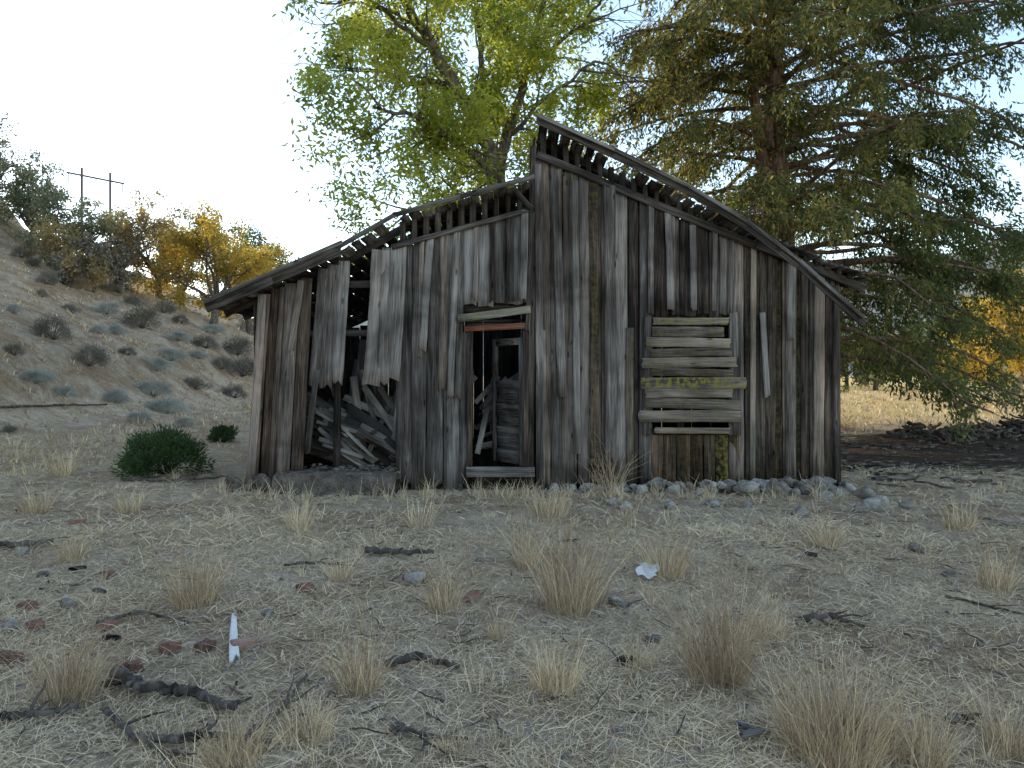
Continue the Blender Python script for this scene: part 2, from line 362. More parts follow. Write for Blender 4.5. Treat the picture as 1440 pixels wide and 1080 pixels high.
rd=MB(); board(rd,W(653,462)+[0,-.045,0],W(740,458)+[0,-.045,0],.075,tone=.5,warm=1,t=.05)
M_red=wood_mat('reddish_wood',(.06,.028,.02),(.19,.105,.08),(.32,.20,.155)); rd.build('door_header',M_red,barn)
rf=MB(); YB=17.3; Y0=10.22
def lineW(fn,x,y,dy=0): p=W(x,fn(x)+dy); return np.array([p[0],y,p[2]])
def roofplanks(fn,x0,x1,dy,miss):
    x=x0
    while x<x1:
        w=random.choice([12,14,16,18]); c=x+w/2; sl=np.array([S*6,0,W(0,fn(c+3))[2]-W(0,fn(c-3))[2]]); nn=nrmz(np.cross([0,1,0],sl)); nn=nn*(1 if nn[2]>0 else -1)
        if not R()<miss:
            yb=YB if R()<.85 else U(13,15)
            board(rf,lineW(fn,c,Y0+U(-.04,.06),dy),lineW(fn,c,yb,dy+U(-3,3)),w*S,n=nn,tone=U(.0,.5),nseg=5,warp=.010,rag0=.04)
        x+=w+random.choice([0,1,1,2])
RT=lambda x: np.interp(x,[757,1040,1230],[178,322,398])
roofplanks(LR,304,748,3,.05); roofplanks(RT,757,1206,2,.04)
def barge(fn,xs,yy,wd,dy,tone,t=.03):
    for a,b in zip(xs[:-1],xs[1:]):
        pa=W(a,fn(a)+dy);pb=W(b,fn(b)+dy); pa[1]=pb[1]=yy; d=(pb-pa); board(rf,pa-d*.01,pb+d*.01,wd,n=(0,-1,0),tone=tone,t=t,nseg=3,warp=.002,cup=0)
barge(TB,[755,860,960,1040,1110,1200],10.17,.10,2,.4)
barge(TB,[755,860,960,1040,1110,1196],10.11,.045,-3,.7,t=.05)
barge(LR,[303,392,485],10.17,.15,4,.3); barge(LR,[303,488],10.12,.05,-3,.6)
barge(LR,[483,560,650,750],10.16,.06,0,.5)
rf.build('roof_boards',M_wood,barn)
fr=MB()
for x in np.arange(566,748,16.5):
    board(fr,W(x,LW(x)-1),W(x,LR(x)+4),U(6,9)*S,tone=U(.2,.7),t=.07,nseg=2,nc=1,warp=.002)
for x in np.arange(764,1215,16.0):
    y1=RT(x)+4
    if TW(x)-y1>3: board(fr,W(x,TW(x)+6)+[0,.02,0],W(x,y1)+[0,.02,0],U(6,9)*S,tone=U(.2,.7),t=.07,nseg=2,nc=1,warp=.002)
for x in np.arange(1085,1200,15.0):
    board(fr,W(x,TW(x)-2)+[0,-.12,0],W(x+2,TW(x)-15)+[0,-.12,0],7*S,tone=U(.2,.6),t=.12,nseg=2,nc=1)
board(fr,W(722,268)+[0,-.12,0],W(748,296)+[0,-.12,0],.07,tone=.4,t=.05); board(fr,W(752,268)+[0,.2,0],W(725,300)+[0,.2,0],.06,tone=.4,t=.05)
for y in np.arange(10.75,17.2,.75):
    for fn,xs,dd in ((LR,[306,485,560,750],9),(RT,[757,1040,1206],9)):
        for a,b in zip(xs[:-1],xs[1:]):
            board(fr,lineW(fn,a,y,dd),lineW(fn,b,y,dd),.11,n=(0,-1,0),t=.045,tone=.3,nseg=2,nc=1)
for y in np.arange(10.65,17,1.3):
    board(fr,[W(752,0)[0],y,0.1],[W(752,0)[0],y,W(0,262)[2]],.09,tone=.3,t=.08,nseg=2,nc=1)
for x in (470,560,620,800,880,960,1100): board(fr,W(x,690)+[0,.12,0],W(x,(LW(x) if x<750 else TW(x))+8)+[0,.12,0],.09,tone=.35,t=.09,nseg=2,nc=1)
for (y0,x0,x1) in ((470,365,650),(560,755,1175),(400,455,650)): board(fr,W(x0,y0)+[0,.07,0],W(x1,y0-4)+[0,.07,0],.09,tone=.4,t=.05,nseg=3,nc=1)
x=756.
while x<1176:
    w=22; c=x+w/2
    if 908<c<1036: board(fr,W(c,448)+[0,.05,0],W(c,TW(c)+14)+[0,.05,0],w*S,tone=.2,nseg=3,nc=1,warp=.002); board(fr,W(c,686)+[0,.05,0],W(c,606)+[0,.05,0],w*S,tone=.2,nseg=3,nc=1,warp=.002)
    else: board(fr,W(c,682)+[0,.05,0],W(c,TW(c)+14)+[0,.05,0],w*S,tone=.2,nseg=3,nc=1,warp=.002)
    x+=w+.3
x=570.
while x<746:
    c=x+10; board(fr,W(c,682 if c<655 else 428)+[0,.05,0],W(c,LW(c)+10)+[0,.05,0],20*S,tone=.2,nseg=3,nc=1,warp=.002); x+=20.3
# rails above the door header
board(fr,W(650,433)+[0,.1,0],W(748,429)+[0,.1,0],.14,tone=.4,nseg=3,nc=1,t=.05)
for yy in (449,454): board(fr,W(655,yy)+[0,.3,0],W(745,yy-2)+[0,.5,0],.03,tone=.9,nseg=2,nc=1)
def sidewall(X,ztop,z0,y0,y1,gap,tn=(.1,.6),n=(-1,0,0)):
    y=y0
    while y<y1:
        w=U(.16,.26); board(fr,[X,y+w/2,z0],[X+U(-.01,.01),y+w/2,ztop+U(-.02,.0)],w-gap*R(),n=n,tone=U(*tn),nseg=3,nc=1,t=.022); y+=w
sidewall(W(347,0)[0]+.08,W(0,424)[2],0,10.55,17,.01); sidewall(W(1180,0)[0],W(0,402)[2],0,10.55,17,.01,n=(1,0,0))
sidewall(W(752,0)[0]-.02,W(0,190)[2],W(0,262)[2],10.56,17,.03)
x=350.
while x<1180:
    w=U(17,28); c=x+w/2; top=(LW(c) if c<750 else TW(c))+4
    board(fr,[W(c,0)[0],16.9,0],[W(c,0)[0],16.9,W(0,top)[2]-U(0,.1)],(w-U(0,1.2))*S,tone=U(.1,.6),nseg=3,nc=1)
    x+=w
x=350.
while x<1180:
    w=U(20,30); c=x+w/2; board(fr,[W(c,0)[0],10.55,.16],[W(c,0)[0],16.9,.16],(w-1)*S,n=(0,0,1),tone=U(.2,.6),nseg=2,nc=1); x+=w
board(fr,W(380,684)+[0,.12,0],W(1178,684)+[0,.12,0],.14,tone=.2,t=.15,nseg=8)
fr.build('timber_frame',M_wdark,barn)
db=MB()
def dpl(p0,p1,w,**k):
    p0=np.array(p0,float);p1=np.array(p1,float)
    m=min(p0[1],p1[1])
    if m<10.64: p0[1]+=10.66-m;p1[1]+=10.66-m
    p0[2]=max(p0[2],.2);p1[2]=max(p1[2],.2)
    board(db,p0,p1,w,warp=.003,cup=.001,nseg=2,nc=1,t=.018,**k)
for i in range(60):
    cx=U(-2.85,-1.5); cy=U(10.8,13.0); hz=.95-.55*(cx+2.85)/1.35; cz=.22+U(0,1)*hz
    az=U(-.5,.5); el=-U(.1,.75); L=U(.9,2.2); d=np.array([math.cos(az)*math.cos(el),math.sin(az)*math.cos(el),math.sin(el)])*L/2
    dpl([cx,cy,cz]-d,[cx,cy,cz]+d,U(.08,.17),n=nrmz([U(-.3,.3),-1,U(.2,1.6)]),tone=U(-.7,.45))
for i in range(16):
    cx=U(-2.9,-1.5); cy=U(11.2,13.4); el=U(.8,1.9); L=U(1.3,2.4); a=np.array([cx,cy,.2]); dpl(a,a+np.array([math.cos(el)*L,U(-.3,.5),math.sin(el)*L*.8]),U(.08,.16),n=(U(-.4,.4),-1,.2),tone=U(-.5,.4))
for i in range(46):
    a=W(U(434,466),U(572,632))+[0,U(.2,.5),0]; ang=U(-.85,-.25); L=U(.4,.8); dpl(a,a+np.array([math.cos(ang)*L,U(-.05,.2),math.sin(ang)*L]),U(.03,.07),n=(0,-1,.6),tone=U(.2,1.0))
for (a,b,c,d) in [(486,530,500,640),(540,560,512,640),(500,545,562,625),(470,560,560,600),(525,545,560,600),(555,560,548,640),(480,610,562,620),(492,520,520,600),(440,600,560,612)]:
    dpl(W(a,b)+[0,.4+R()*.4,0],W(c,d)+[0,.3+R()*.3,0],U(.06,.11),n=(0,-1,.3),tone=U(.1,.6))
for i in range(30):
    a=W(U(655,700),U(560,650))+[0,U(.9,3.5),0]; ang=U(-.7,.9); L=U(.5,1.4); a[2]=max(a[2],.25)
    dpl(a,a+np.array([math.cos(ang)*L*.6,U(-.3,.6),abs(math.sin(ang))*L*.6+.02]),U(.05,.1),n=(0,-1,.5),tone=U(.4,1))
dpl(W(668,645)+[0,.7,0],W(694,520)+[0,1.8,0],.08,tone=.9); dpl(W(664,570)+[0,1.,0],W(700,530)+[0,1.6,0],.07,tone=.8)
db.build('fallen_lumber',M_wpale,barn)
dr=MB(); hinge=W(735,470)+[0,.06,0]; th=math.radians(57); dv=np.array([-math.cos(th),math.sin(th),0]); dn=np.array([-math.sin(th),-math.cos(th),0])
zt=W(0,474)[2]; zb=W(0,656)[2]; WD=.8
def dp(u,z,o=0): return np.array([hinge[0],hinge[1],0])+dv*u+np.array([0,0,z])+dn*o
for u in (.05,WD-.05): board(dr,dp(u,zb),dp(u,zt),.10,n=dn,t=.04,tone=.55,nseg=4,warp=0,cup=0)
for z,h in ((zb+.1,.18),(zb+.47,.09),(zb+.8,.09),(zb+1.12,.10),(zt-.05,.10)): board(dr,dp(.1,z,.002),dp(WD-.1,z,.002),h,n=dn,t=.04,tone=.5,nseg=3,warp=0,cup=0)
for z0,z1 in ((zb+.19,zb+.425),(zb+.515,zb+.755),(zb+.845,zb+1.07)): board(dr,dp(.1,(z0+z1)/2,-.014),dp(WD-.1,(z0+z1)/2,-.014),z1-z0,n=dn,t=.015,tone=.4,nseg=3,warp=0,cup=0)
dr.build('panel_door',M_wood,barn)
fd=MB()
for i in range(30):
    px=U(400,562); rock(fd,W(px,U(690,700))+[0,U(-.55,-.3),0],U(.04,.09),.6,U(.1,.6))
for i in range(22): rock(fd,[W(U(330,388),0)[0],10.4+U(-.15,.2),U(0.02,.16)],U(.06,.13),.8,U(.1,.6))
xs_=np.linspace(W(393,0)[0],W(562,0)[0],44); prof_=[(-.34,-.05),(-.36,.13),(-.30,.235),(-.12,.27),(.15,.255),(.5,.24)]
G=np.array([[[x,10.5+a+.03*MN.noise(Vector((x*5,j*2.1,0)))+.02*MN.noise(Vector((x*17,j,3))),b+.035*MN.noise(Vector((x*6,j*1.7,5)))*(j>0)+.02*MN.noise(Vector((x*21,j,7)))] for j,(a,b) in enumerate(prof_)] for x in xs_])
I=np.arange(44*6).reshape(44,6); fd.add(G.reshape(-1,3),[np.stack([I[:-1,:-1],I[1:,:-1],I[1:,1:],I[:-1,1:]],-1).reshape(-1,4),I[:1,:][:,::-1],I[-1:,:]],None,(.4,0,0))
for i in range(90): rock(fd,[W(U(425,560),0)[0],U(10.4,11.1),U(.24,.31)],U(.02,.06),.5,U(.2,.9))
fd.build('stone_foundation',M_found,barn,smooth=False)
# ---------------------------------------------------------------- rocks row
rk=MB()
for i in range(120):
    px=770+420*R()**.8; k=(px-745)/445; r=U(.05,.09)+.06*k*R(); yy=10.42-abs(rng.normal())*.2*(.4+k)
    rock(rk,[W(px,0)[0],yy,float(hgt(W(px,0)[0],yy))+r*.35+(.09*R() if k>.3 else 0)],r,.75,U(.1,.9))
for px,py,r in [(1125,724,.12),(1225,718,.16),(1240,710,.12),(1275,716,.1),(1210,720,.1),(880,716,.11),(1290,776,.09),(1160,702,.12),(1180,696,.14),(860,710,.1),(1000,712,.1),(1050,715,.1),(940,715,.1)]:
    rock(rk,ground_at(px,py)+[0,0,r*.25],r,.6,U(.4,.9))
rk.build('foundation_rock_row',M_rock,smooth=True)
rk=MB()
for px,py,r in [(95,856,.07),(60,812,.06),(582,822,.09),(675,792,.06),(868,852,.07),(30,780,.07),(1335,812,.06),(15,885,.06),(560,1030,.05)]: rock(rk,ground_at(px,py)+[0,0,r*.3],r,.6,U(.0,.7))
for i in range(900):
    y=2.5+17*R()**1.6; x=U(-.75,.75)*y; rock(rk,[x,y,float(hgt(x,y))+.004],U(.006,.028),.6,small=True)
rk.build('scattered_stones',M_rock,smooth=True)
def brick(name,p,az,tilt,ln=.2):
    bm=bmesh.new(); bmesh.ops.create_cube(bm,size=1); bmesh.ops.scale(bm,vec=(ln,.085,.055),verts=bm.verts)
    bmesh.ops.bevel(bm,geom=bm.edges[:],offset=.006,segments=2,affect='EDGES')
    bmesh.ops.subdivide_edges(bm,edges=bm.edges[:],cuts=2,use_grid_fill=True)
    for v in bm.verts:
        v.co+=v.co.normalized()*.012*MN.noise(v.co*28+Vector((az*9,0,0)))
        if v.co.x>ln*.3: v.co.x-=.035*max(0,MN.noise(v.co*14+Vector((0,az*5,0)))+.25)
    me=bpy.data.meshes.new(name); bm.to_mesh(me); bm.free(); me.materials.append(M_brick)
    a=me.attributes.new('var','FLOAT_COLOR','POINT'); tv=random.random(); a.data.foreach_set('color',[tv,0,0,1]*len(me.vertices))
    o=bpy.data.objects.new(name,me); bpy.context.scene.collection.objects.link(o); o.location=p; o.rotation_euler=(tilt,tilt*.5,az)
for px,py in [(190,945),(12,932),(50,886),(238,918),(288,916),(345,912),(662,845),(38,858),(430,832),(155,884),(108,738),(150,812)]:
    g=ground_at(px,py); brick('brick',Vector(g)+Vector((0,0,.02)),U(0,3.1),U(-.3,.3),U(.08,.17))
# ---------------------------------------------------------------- branches, planks, paper
def stick(name,pts,r0,r1,forks=2):
    mb=MB(); P=[ground_at(*p) for p in pts]; P=np.array(P); P[:,2]+=r0*.9+.015+U(0,.015,len(P))
    tt=np.linspace(0,len(P)-1,len(P)*6); Q=np.stack([np.interp(tt,range(len(P)),P[:,k]) for k in range(3)],-1)
    Q+=rng.normal(size=Q.shape)*r0*.22; tube(mb,Q,np.linspace(r0,r1,len(Q)),8,bumpy=.5)
    for _ in range(forks):
        i=rng.integers(3,len(Q)-2); d=nrmz(Q[i+1]-Q[i]); d=nrmz(d+np.array([U(-1,1),U(-1,1),U(.0,.3)])); L=U(.1,.28)
        q=Q[i]+d*np.linspace(0,L,5)[:,None]+rng.normal(size=(5,3))*.006; tube(mb,q,np.linspace(r1*.9,r1*.3,5),6,bumpy=.3)
    return mb.build(name,M_dead)
stick('fallen_branch',[(160,962),(205,985),(260,985),(330,1010)],.032,.02)
stick('fallen_branch',[(545,945),(585,938),(610,943),(645,952)],.026,.013,1)
stick('fallen_branch',[(150,1012),(185,1048),(230,1072),(270,1082)],.014,.009,2)
stick('fallen_branch',[(195,1050),(250,1056),(310,1048),(380,1058)],.02,.01,3)
stick('fallen_branch',[(350,1050),(395,1010),(430,960)],.015,.008,2)
stick('fallen_branch',[(515,780),(560,786),(610,785)],.03,.018,1)
stick('fallen_branch',[(0,775),(40,773),(75,768)],.03,.02,1)
stick('fallen_branch',[(135,885),(200,870),(260,880)],.012,.006,2)
stick('fallen_branch',[(1130,880),(1170,878),(1215,890)],.024,.010,3)
stick('fallen_branch',[(1330,848),(1380,858),(1440,870)],.010,.006,2)
stick('fallen_branch',[(0,575),(80,573),(150,571)],.04,.025,1)
stick('fallen_branch',[(560,1035),(620,1050),(660,1048)],.012,.006,2)
stick('fallen_branch',[(170,678),(250,680),(330,674)],.025,.015,1)
stick('fallen_branch',[(0,1020),(60,1018),(110,1006)],.02,.012,2)
stick('fallen_branch',[(400,800),(450,796),(500,803)],.012,.007,2)
tw=MB()
for i in range(400):
    y=2.7+9*R()**1.2; x=U(-.72,.72)*y
    if abs(x)<4.4 and y>10: continue
    p=np.array([x,y,float(hgt(x,y))+.02]); a=U(0,6.28); L=U(.05,.28); d=np.array([math.cos(a),math.sin(a),U(-.02,.12)])*L
    tube(tw,p+d*np.linspace(0,1,5)[:,None]+rng.normal(size=(5,3))*.006,np.linspace(U(.002,.008),.0015,5),5,bumpy=.3)
tw.build('scattered_twigs',M_dead)
def plank(name,a,b,w,mat,tone):
    mb=MB(); p,q=ground_at(*a),ground_at(*b); p[2]+=.045;q[2]+=.04; board(mb,p,q,w,n=(0,0,1),t=.02,tone=tone,rag0=.08,rag1=.08,nseg=6,w1=w*.5); mb.build(name,mat)
plank('split_wood_stake',(331,938),(328,868),.055,plain('bleached_wood',(.72,.70,.66)),1.5)
plank('wood_shard',(1028,1030),(1080,1036),.05,M_wpale,.6); plank('wood_shard',(1035,1048),(1085,1040),.03,M_wpale,.9)
plank('wood_shard',(365,872),(388,868),.05,M_wpale,1.5); plank('fallen_board',(1180,662),(1240,658),.2,M_wdark,.6); plank('fallen_board',(1395,738),(1445,742),.1,M_wpale,.9)
plank('wood_shard',(560,822),(604,818),.08,M_wdark,.9)
for i in range(12):
    px,py=U(30,1400),U(730,1050); a=U(-.4,.4); l=U(15,40); plank('wood_shard',(px,py),(px+l*math.cos(a),py+l*math.sin(a)*.4),U(.02,.05),random.choice([M_wpale,M_wdark]),U(.4,1))
mb=MB(); g=ground_at(911,815)+[0,0,.03]; n=9; uu=np.linspace(-.5,.5,n); A,B=np.meshgrid(uu,uu)
z=.03*np.abs(A)+.012*np.sin(A*9+B*5)+.07*(B+.5); v=np.stack([A*.15+.015*np.sin(B*8),B*.13,z],-1).reshape(-1,3)@rot(-.4).T+g
I=np.arange(n*n).reshape(n,n); mb.add(v,np.stack([I[:-1,:-1],I[:-1,1:],I[1:,1:],I[1:,:-1]],-1).reshape(-1,4)); mb.build('crumpled_paper',M_paper,smooth=True)
lp=MB()
for i in range(480):
    p=np.array([U(9.6,19.5),U(17.4,19.6),0]); p[2]=hgt(p[0],p[1])+U(-.05,.12); az=U(0,6.28); L=U(.1,.7); d=np.array([math.cos(az),math.sin(az),U(-.4,.4)])*L
    tube(lp,p+d*np.linspace(0,1,5)[:,None]+rng.normal(size=(5,3))*.025,U(.01,.05),5,bumpy=.5)
for i in range(360):
    p=np.array([U(5.2,17),U(10.5,18),0]); p[2]=hgt(p[0],p[1])+.02; az=U(0,6.28); L=U(.1,.55); d=np.array([math.cos(az),math.sin(az),U(-.05,.1)])*L
    tube(lp,p+d*np.linspace(0,1,4)[:,None]+rng.normal(size=(4,3))*.01,U(.006,.025),5,bumpy=.4)
for i in range(120):
    x=U(9.5,19); y=U(17.6,19.4); rock(lp,[x,y,float(hgt(x,y))],U(.05,.16),.7,small=True)
lp.build('dead_wood_heap',M_dead)
# ---------------------------------------------------------------- dry grass
gr=MB()
def litter(N,y0,y1,pw,Lr,Wr,zmax=.02,up=.25):
    y=y0+(y1-y0)*R(N)**pw; x=U(-1,1,N)*(.74*y+.6)
    dens=.5+.5*np.sin(x*2.3+np.sin(y*1.7)*2.4)*np.sin(y*2.1+x*.8); keep=R(N)<(.35+.65*dens)
    dk=((x-12)*.12)**2+((y-15.8)*.22)**2<.8; keep&=~dk; keep&=~((np.abs(x)<4.6)&(y>10.5)); x=x[keep];y=y[keep];n=len(x)
    a=U(0,6.28,n); d=np.stack([np.cos(a),np.sin(a),U(-.05,1,n)**2*up],-1)
    tn=np.clip(rng.normal(.6,.28,n),0,1.1); col=np.stack([tn,(R(n)<.15)*U(.3,1,n),np.zeros(n)],-1)
    strands(gr,np.stack([x,y,hgt(x,y)+U(0,zmax,n)],-1),d,U(*Lr,n),U(*Wr,n),U(0,.3,n),col)
litter(145000,2.3,8,1.1,(.025,.13),(.002,.0042),.02,.65); litter(85000,7,20,1.1,(.05,.17),(.003,.0075),.025,.8)
def tuft(c,rad,h,n,tone=.55,wd=.003,br=.15,spread=.55):
    a=U(0,6.28,n); r=rad*np.sqrt(R(n))*.6; b=np.stack([c[0]+r*np.cos(a),c[1]+r*np.sin(a),np.zeros(n)],-1); b[:,2]=hgt(b[:,0],b[:,1])-.01
    o=spread*R(n)*r/(rad*.6)+.08; d=np.stack([np.cos(a)*o+U(-.3,.3,n),np.sin(a)*o+U(-.3,.3,n),np.ones(n)],-1)
    tn=np.clip(rng.normal(tone,.24,n),0,1.1); col=np.stack([tn,(R(n)<br)*U(.3,1,n),np.zeros(n)],-1)
    strands(gr,b,d,h*U(.2,1,n)**1.4,wd*U(.6,1.4,n),U(0,.5,n),col)
for px,py,hp,wp,nn,br in [(1170,1065,150,210,1300,.45),(1010,960,160,120,700,.85),(800,860,140,100,500,.6),(782,975,80,85,500,.3),(100,985,100,120,550,.8),(275,850,85,90,450,.6),(330,1075,75,130,550,.3),(505,975,95,80,380,.6),(935,812,75,80,400,.4),(430,1040,65,110,380,.3),(625,860,75,60,260,.5),(770,725,45,90,300,.4),(1400,830,70,70,300,.5),(90,668,35,40,200,.3),(700,900,35,35,160,.2),(1420,1060,100,100,450,.6),(420,745,50,50,180,.3),(590,740,40,60,180,.2),(1160,770,45,60,220,.3),(1350,745,50,60,220,.4),(640,1060,40,70,220,.3),(860,690,70,45,100,.2),(740,800,80,45,170,.6),(480,815,45,50,180,.4),(50,720,40,60,200,.3),(180,720,40,50,200,.3),(1290,1075,100,140,600,.5),(100,790,50,50,180,.4),(30,650,30,50,160,.3),(1080,900,65,70,220,.5),(900,940,50,60,180,.3)]:
    g=ground_at(px,py); s=g[1]/F; tuft(g,wp*s*.5,hp*s*1.15,nn,U(.35,.65),max(.0022,.00058*g[1]),br)
for i in range(900):
    y=2.8+16*R()**1.15; x=U(-.74,.74)*y
    if (abs(x)<4.4 and y>9.9) or ((x-12)*.12)**2+((y-15.8)*.22)**2<.85: continue
    q=R(); tuft((x,y),U(.03,.17),U(.03,.11)+.17*q*q*q,rng.integers(12,50),U(.3,.8),max(.0026,.0006*y),U(0,.8))
for i in range(110):
    x=U(-4,4.6); tuft((x,U(9.6,10.25)),.07,U(.1,.4),rng.integers(8,30),U(.4,.8),.005,.3)
gr.build('dry_grass',M_straw)
gr=MB()
for i in range(3000):
    y=12+50*R()**1.1; x=-9-U(0,1)*.75*y*.9+3*R()
    if x<-.8*y-4: continue
    tuft((x,y),U(.05,.35),U(.08,.32),9,U(.1,.7),.0012*y,.4,.9)
for i in range(1300):
    y=20+45*R(); x=y*U(.38,.75); tuft((x,y),U(.1,.4),U(.12,.4),9,U(.3,.9),.0013*y,.1,.9)
gr.build('hillside_grass',M_straw)
wd=MB()
for px,py,hp in [(1000,955,180),(1040,950,150),(1020,960,160),(810,860,160),(770,850,130),(830,850,140),(80,985,120),(130,990,110),(495,975,100),(860,690,80),(845,705,70),(280,850,95),(1190,1060,130),(1140,1050,130),(740,790,90),(625,855,90),(1395,825,80),(1250,1070,100)]:
    g=ground_at(px,py)
    for k in range(11):
        h=hp*g[1]/F*U(.4,1.1); d=nrmz(np.array([U(-.45,.45),U(-.45,.45),1])); b=g+[U(-.1,.1),U(-.1,.1),0]
        q=b+d*np.linspace(0,h,5)[:,None]+rng.normal(size=(5,3))*.008; tube(wd,q,np.linspace(.0018,.0008,5)*(1+g[1]/8),3,c=(.2,.7,0))
        for j in range(8):
            i0=rng.integers(1,5); d2=nrmz(d+np.array([U(-1,1),U(-1,1),U(-.2,.6)])); l=h*U(.08,.28); tube(wd,q[i0]+d2*np.linspace(0,l,3)[:,None],.0008*(1+g[1]/8),3,c=(.25,.7,0))
wd.build('dry_weeds',M_straw)
# ---------------------------------------------------------------- bushes
def bush_mesh(name,w,h,N,mat,L=.05,Wd=.015,stems=20,tmin=0.,K=26):
    mb=MB(); lob=nrmz(rng.normal(size=(K,3))); lob[:,2]=np.abs(lob[:,2])*.9; lobc=lob*np.array([w*.36,w*.36,h*.62])*U(.7,1.15,K)[:,None]; lobc[:,2]+=h*.12
    k=rng.integers(0,K,N); dv=nrmz(rng.normal(size=(N,3))); p=lobc[k]+dv*(R(N)**.5)[:,None]*w*.16*np.array([1,1,h/w*1.2]); p[:,2]=np.abs(p[:,2])
    d=nrmz(dv+lob[k]+np.array([0,0,.5])); tb=U(.1,.9,K)[k]; tn=np.clip(tb*.6+.4*R(N)+tmin,0,1); leaves(mb,p,d,U(.6,1.3,N)*L,Wd,np.stack([tn,tn*0,tn*0],-1))
    for i in range(stems): q=np.linspace(0,1,4)[:,None]*lobc[i%K]; tube(mb,q,np.linspace(.012,.004,4)*max(1,w),4,c=(.1,0,0))
    return mb.build(name,mat)
o=bush_mesh('green_shrub',1.3,.92,9000,M_bush,.07,.02,K=40); o.location=ground_at(233,668)
o=bush_mesh('green_shrub',.55,.34,2000,M_bush,.06,.02); g=ground_at(316,622); o.location=g; o.scale=(g[1]/13,)*3
base_s=[bush_mesh('sagebrush',1.,.62,2800,M_sage,.07,.014),bush_mesh('sagebrush',1.,.7,2800,M_sagedark,.07,.014)]
spots=[(65,400,34,1),(75,478,60,1),(150,442,38,0),(165,472,34,0),(125,515,56,1),(200,462,64,1),(240,508,46,0),(220,522,44,0),(290,490,44,1),(165,568,44,0),(215,558,56,0),(235,582,58,0),(275,548,44,1),(50,540,54,0),(30,362,34,1),(335,500,52,1),(310,520,36,1),(340,530,60,1),(350,470,50,1),(130,388,40,1),(105,375,34,1),(10,610,26,1),(60,418,20,1),(190,430,34,1),(255,455,26,1),(20,500,34,1),(300,440,30,1),(160,410,24,0),(230,440,36,1),(-40,520,70,1),(-80,450,60,0),(250,480,40,0),(280,505,36,0),(180,500,30,1),(100,440,26,1),(20,440,26,0),(300,470,36,0),(45,375,30,1),(80,380,30,1),(320,450,40,1),(90,560,36,0),(195,595,40,0),(260,600,30,0),(140,470,26,0),(330,560,44,1)]
first=[True,True]
for px,py,wpx,k in spots:
    g=ground_at(px,py)
    if first[k]: o=base_s[k]; first[k]=False
    else: o=bpy.data.objects.new('sagebrush',base_s[k].data); bpy.context.scene.collection.objects.link(o)
    o.location=g; s=wpx*g[1]/F*.95; o.scale=(s*U(.9,1.2),s,s*U(.7,1.05)); o.rotation_euler=(0,0,U(0,6.28))
# ---------------------------------------------------------------- trees
def poly(p,d,L,n,wander,grav=0):
    P=[np.array(p,float)]; d=nrmz(d)
    for i in range(n):
        d=nrmz(d+rng.normal(size=3)*wander+np.array([0,0,grav])); P.append(P[-1]+d*L/n)
    return np.array(P),d
def perp_dir(d,ang):
    r=rng.normal(size=3); r=nrmz(r-d*np.dot(r,d)); return nrmz(d*math.cos(ang)+r*math.sin(ang))
def grow(mb,anch,p,d,L,r,depth,grav,maxd,nch=(3,5),wander=.16):
    n=4; P,dl=poly(p,d,L,n,wander,grav); tube(mb,P,np.linspace(r,r*.45,n+1),6 if depth<2 else 3,bumpy=.1)
    if depth>=maxd:
        for q in P[1:]: anch.append((q,dl))
        return
    for k in range(rng.integers(*nch)):
        i=rng.integers(1,n+1); dd=nrmz(P[i]-P[i-1]); grow(mb,anch,P[i],perp_dir(dd,U(.4,1.1)),L*U(.45,.72),r*.45,depth+1,grav,maxd,nch,wander)
    grow(mb,anch,P[-1],dl,L*.6,r*.45,depth+1,grav,maxd,nch,wander)
Tp=empty('walnut_tree'); mb=MB(); anch=[]; TY=18.5
def TPt(px,py,dy=0): return W(px,py,TY)+[0,dy,0]
limbs=[([(712,640,0),(706,400,0),(700,265,0),(690,225,-.2),(660,160,-.5),(610,85,-.8),(575,25,-1),(545,-60,-1)],.25,.08),
 ([(700,270,0),(706,200,.3),(735,110,.6),(760,30,.5),(775,-70,.3)],.15,.06),
 ([(693,240,0),(650,220,-1),(600,195,-1.6),(545,190,-2)],.09,.03),
 ([(665,170,-.4),(680,90,.3),(670,10,.6),(650,-80,.8)],.09,.04),
 ([(640,130,-.6),(570,110,.4),(510,60,.9)],.07,.03),
 ([(710,190,.3),(770,150,-.6),(830,110,-1)],.06,.03),
 ([(700,262,0),(640,275,1.2),(560,270,2)],.07,.03),
 ([(705,265,0),(760,260,1),(800,240,1.4)],.06,.03),
 ([(610,85,-.8),(560,60,-1.4),(500,20,-1.8)],.06,.03),([(745,80,.5),(800,50,0),(840,20,-.5)],.06,.03),
 ([(700,262,.2),(660,300,1.5),(590,320,2.2),(520,330,2.5)],.05,.03)]
for pts,r0,r1 in limbs:
    P=np.array([TPt(*q) for q in pts]); tt=np.linspace(0,len(P)-1,(len(P)-1)*4+1); Q=np.stack([np.interp(tt,range(len(P)),P[:,k]) for k in range(3)],-1)
    K=np.array([.25,.5,.25])
    for k in range(3): Q[1:-1,k]=np.convolve(Q[:,k],K,'valid')
    Q[1:-1]+=rng.normal(size=Q[1:-1].shape)*.03
    tube(mb,Q,np.linspace(r0,r1,len(Q)),9,bumpy=.12)
    for i in range(len(Q)):
        if Q[i][2]<5.0: continue
        if R()<.75:
            dd=nrmz(Q[min(i+1,len(Q)-1)]-Q[max(i-1,0)]); grow(mb,anch,Q[i],perp_dir(dd,U(.6,1.2)),U(1.0,1.7),.03,1,-.02,3,(2,4))
mb.build('trunk_and_limbs',M_bark,Tp,True)
A=np.array([a for a,_ in anch])
lob=np.sin(A[:,0]*1.9+A[:,2]*1.3)*np.sin(A[:,2]*2.1+A[:,1]*1.5)
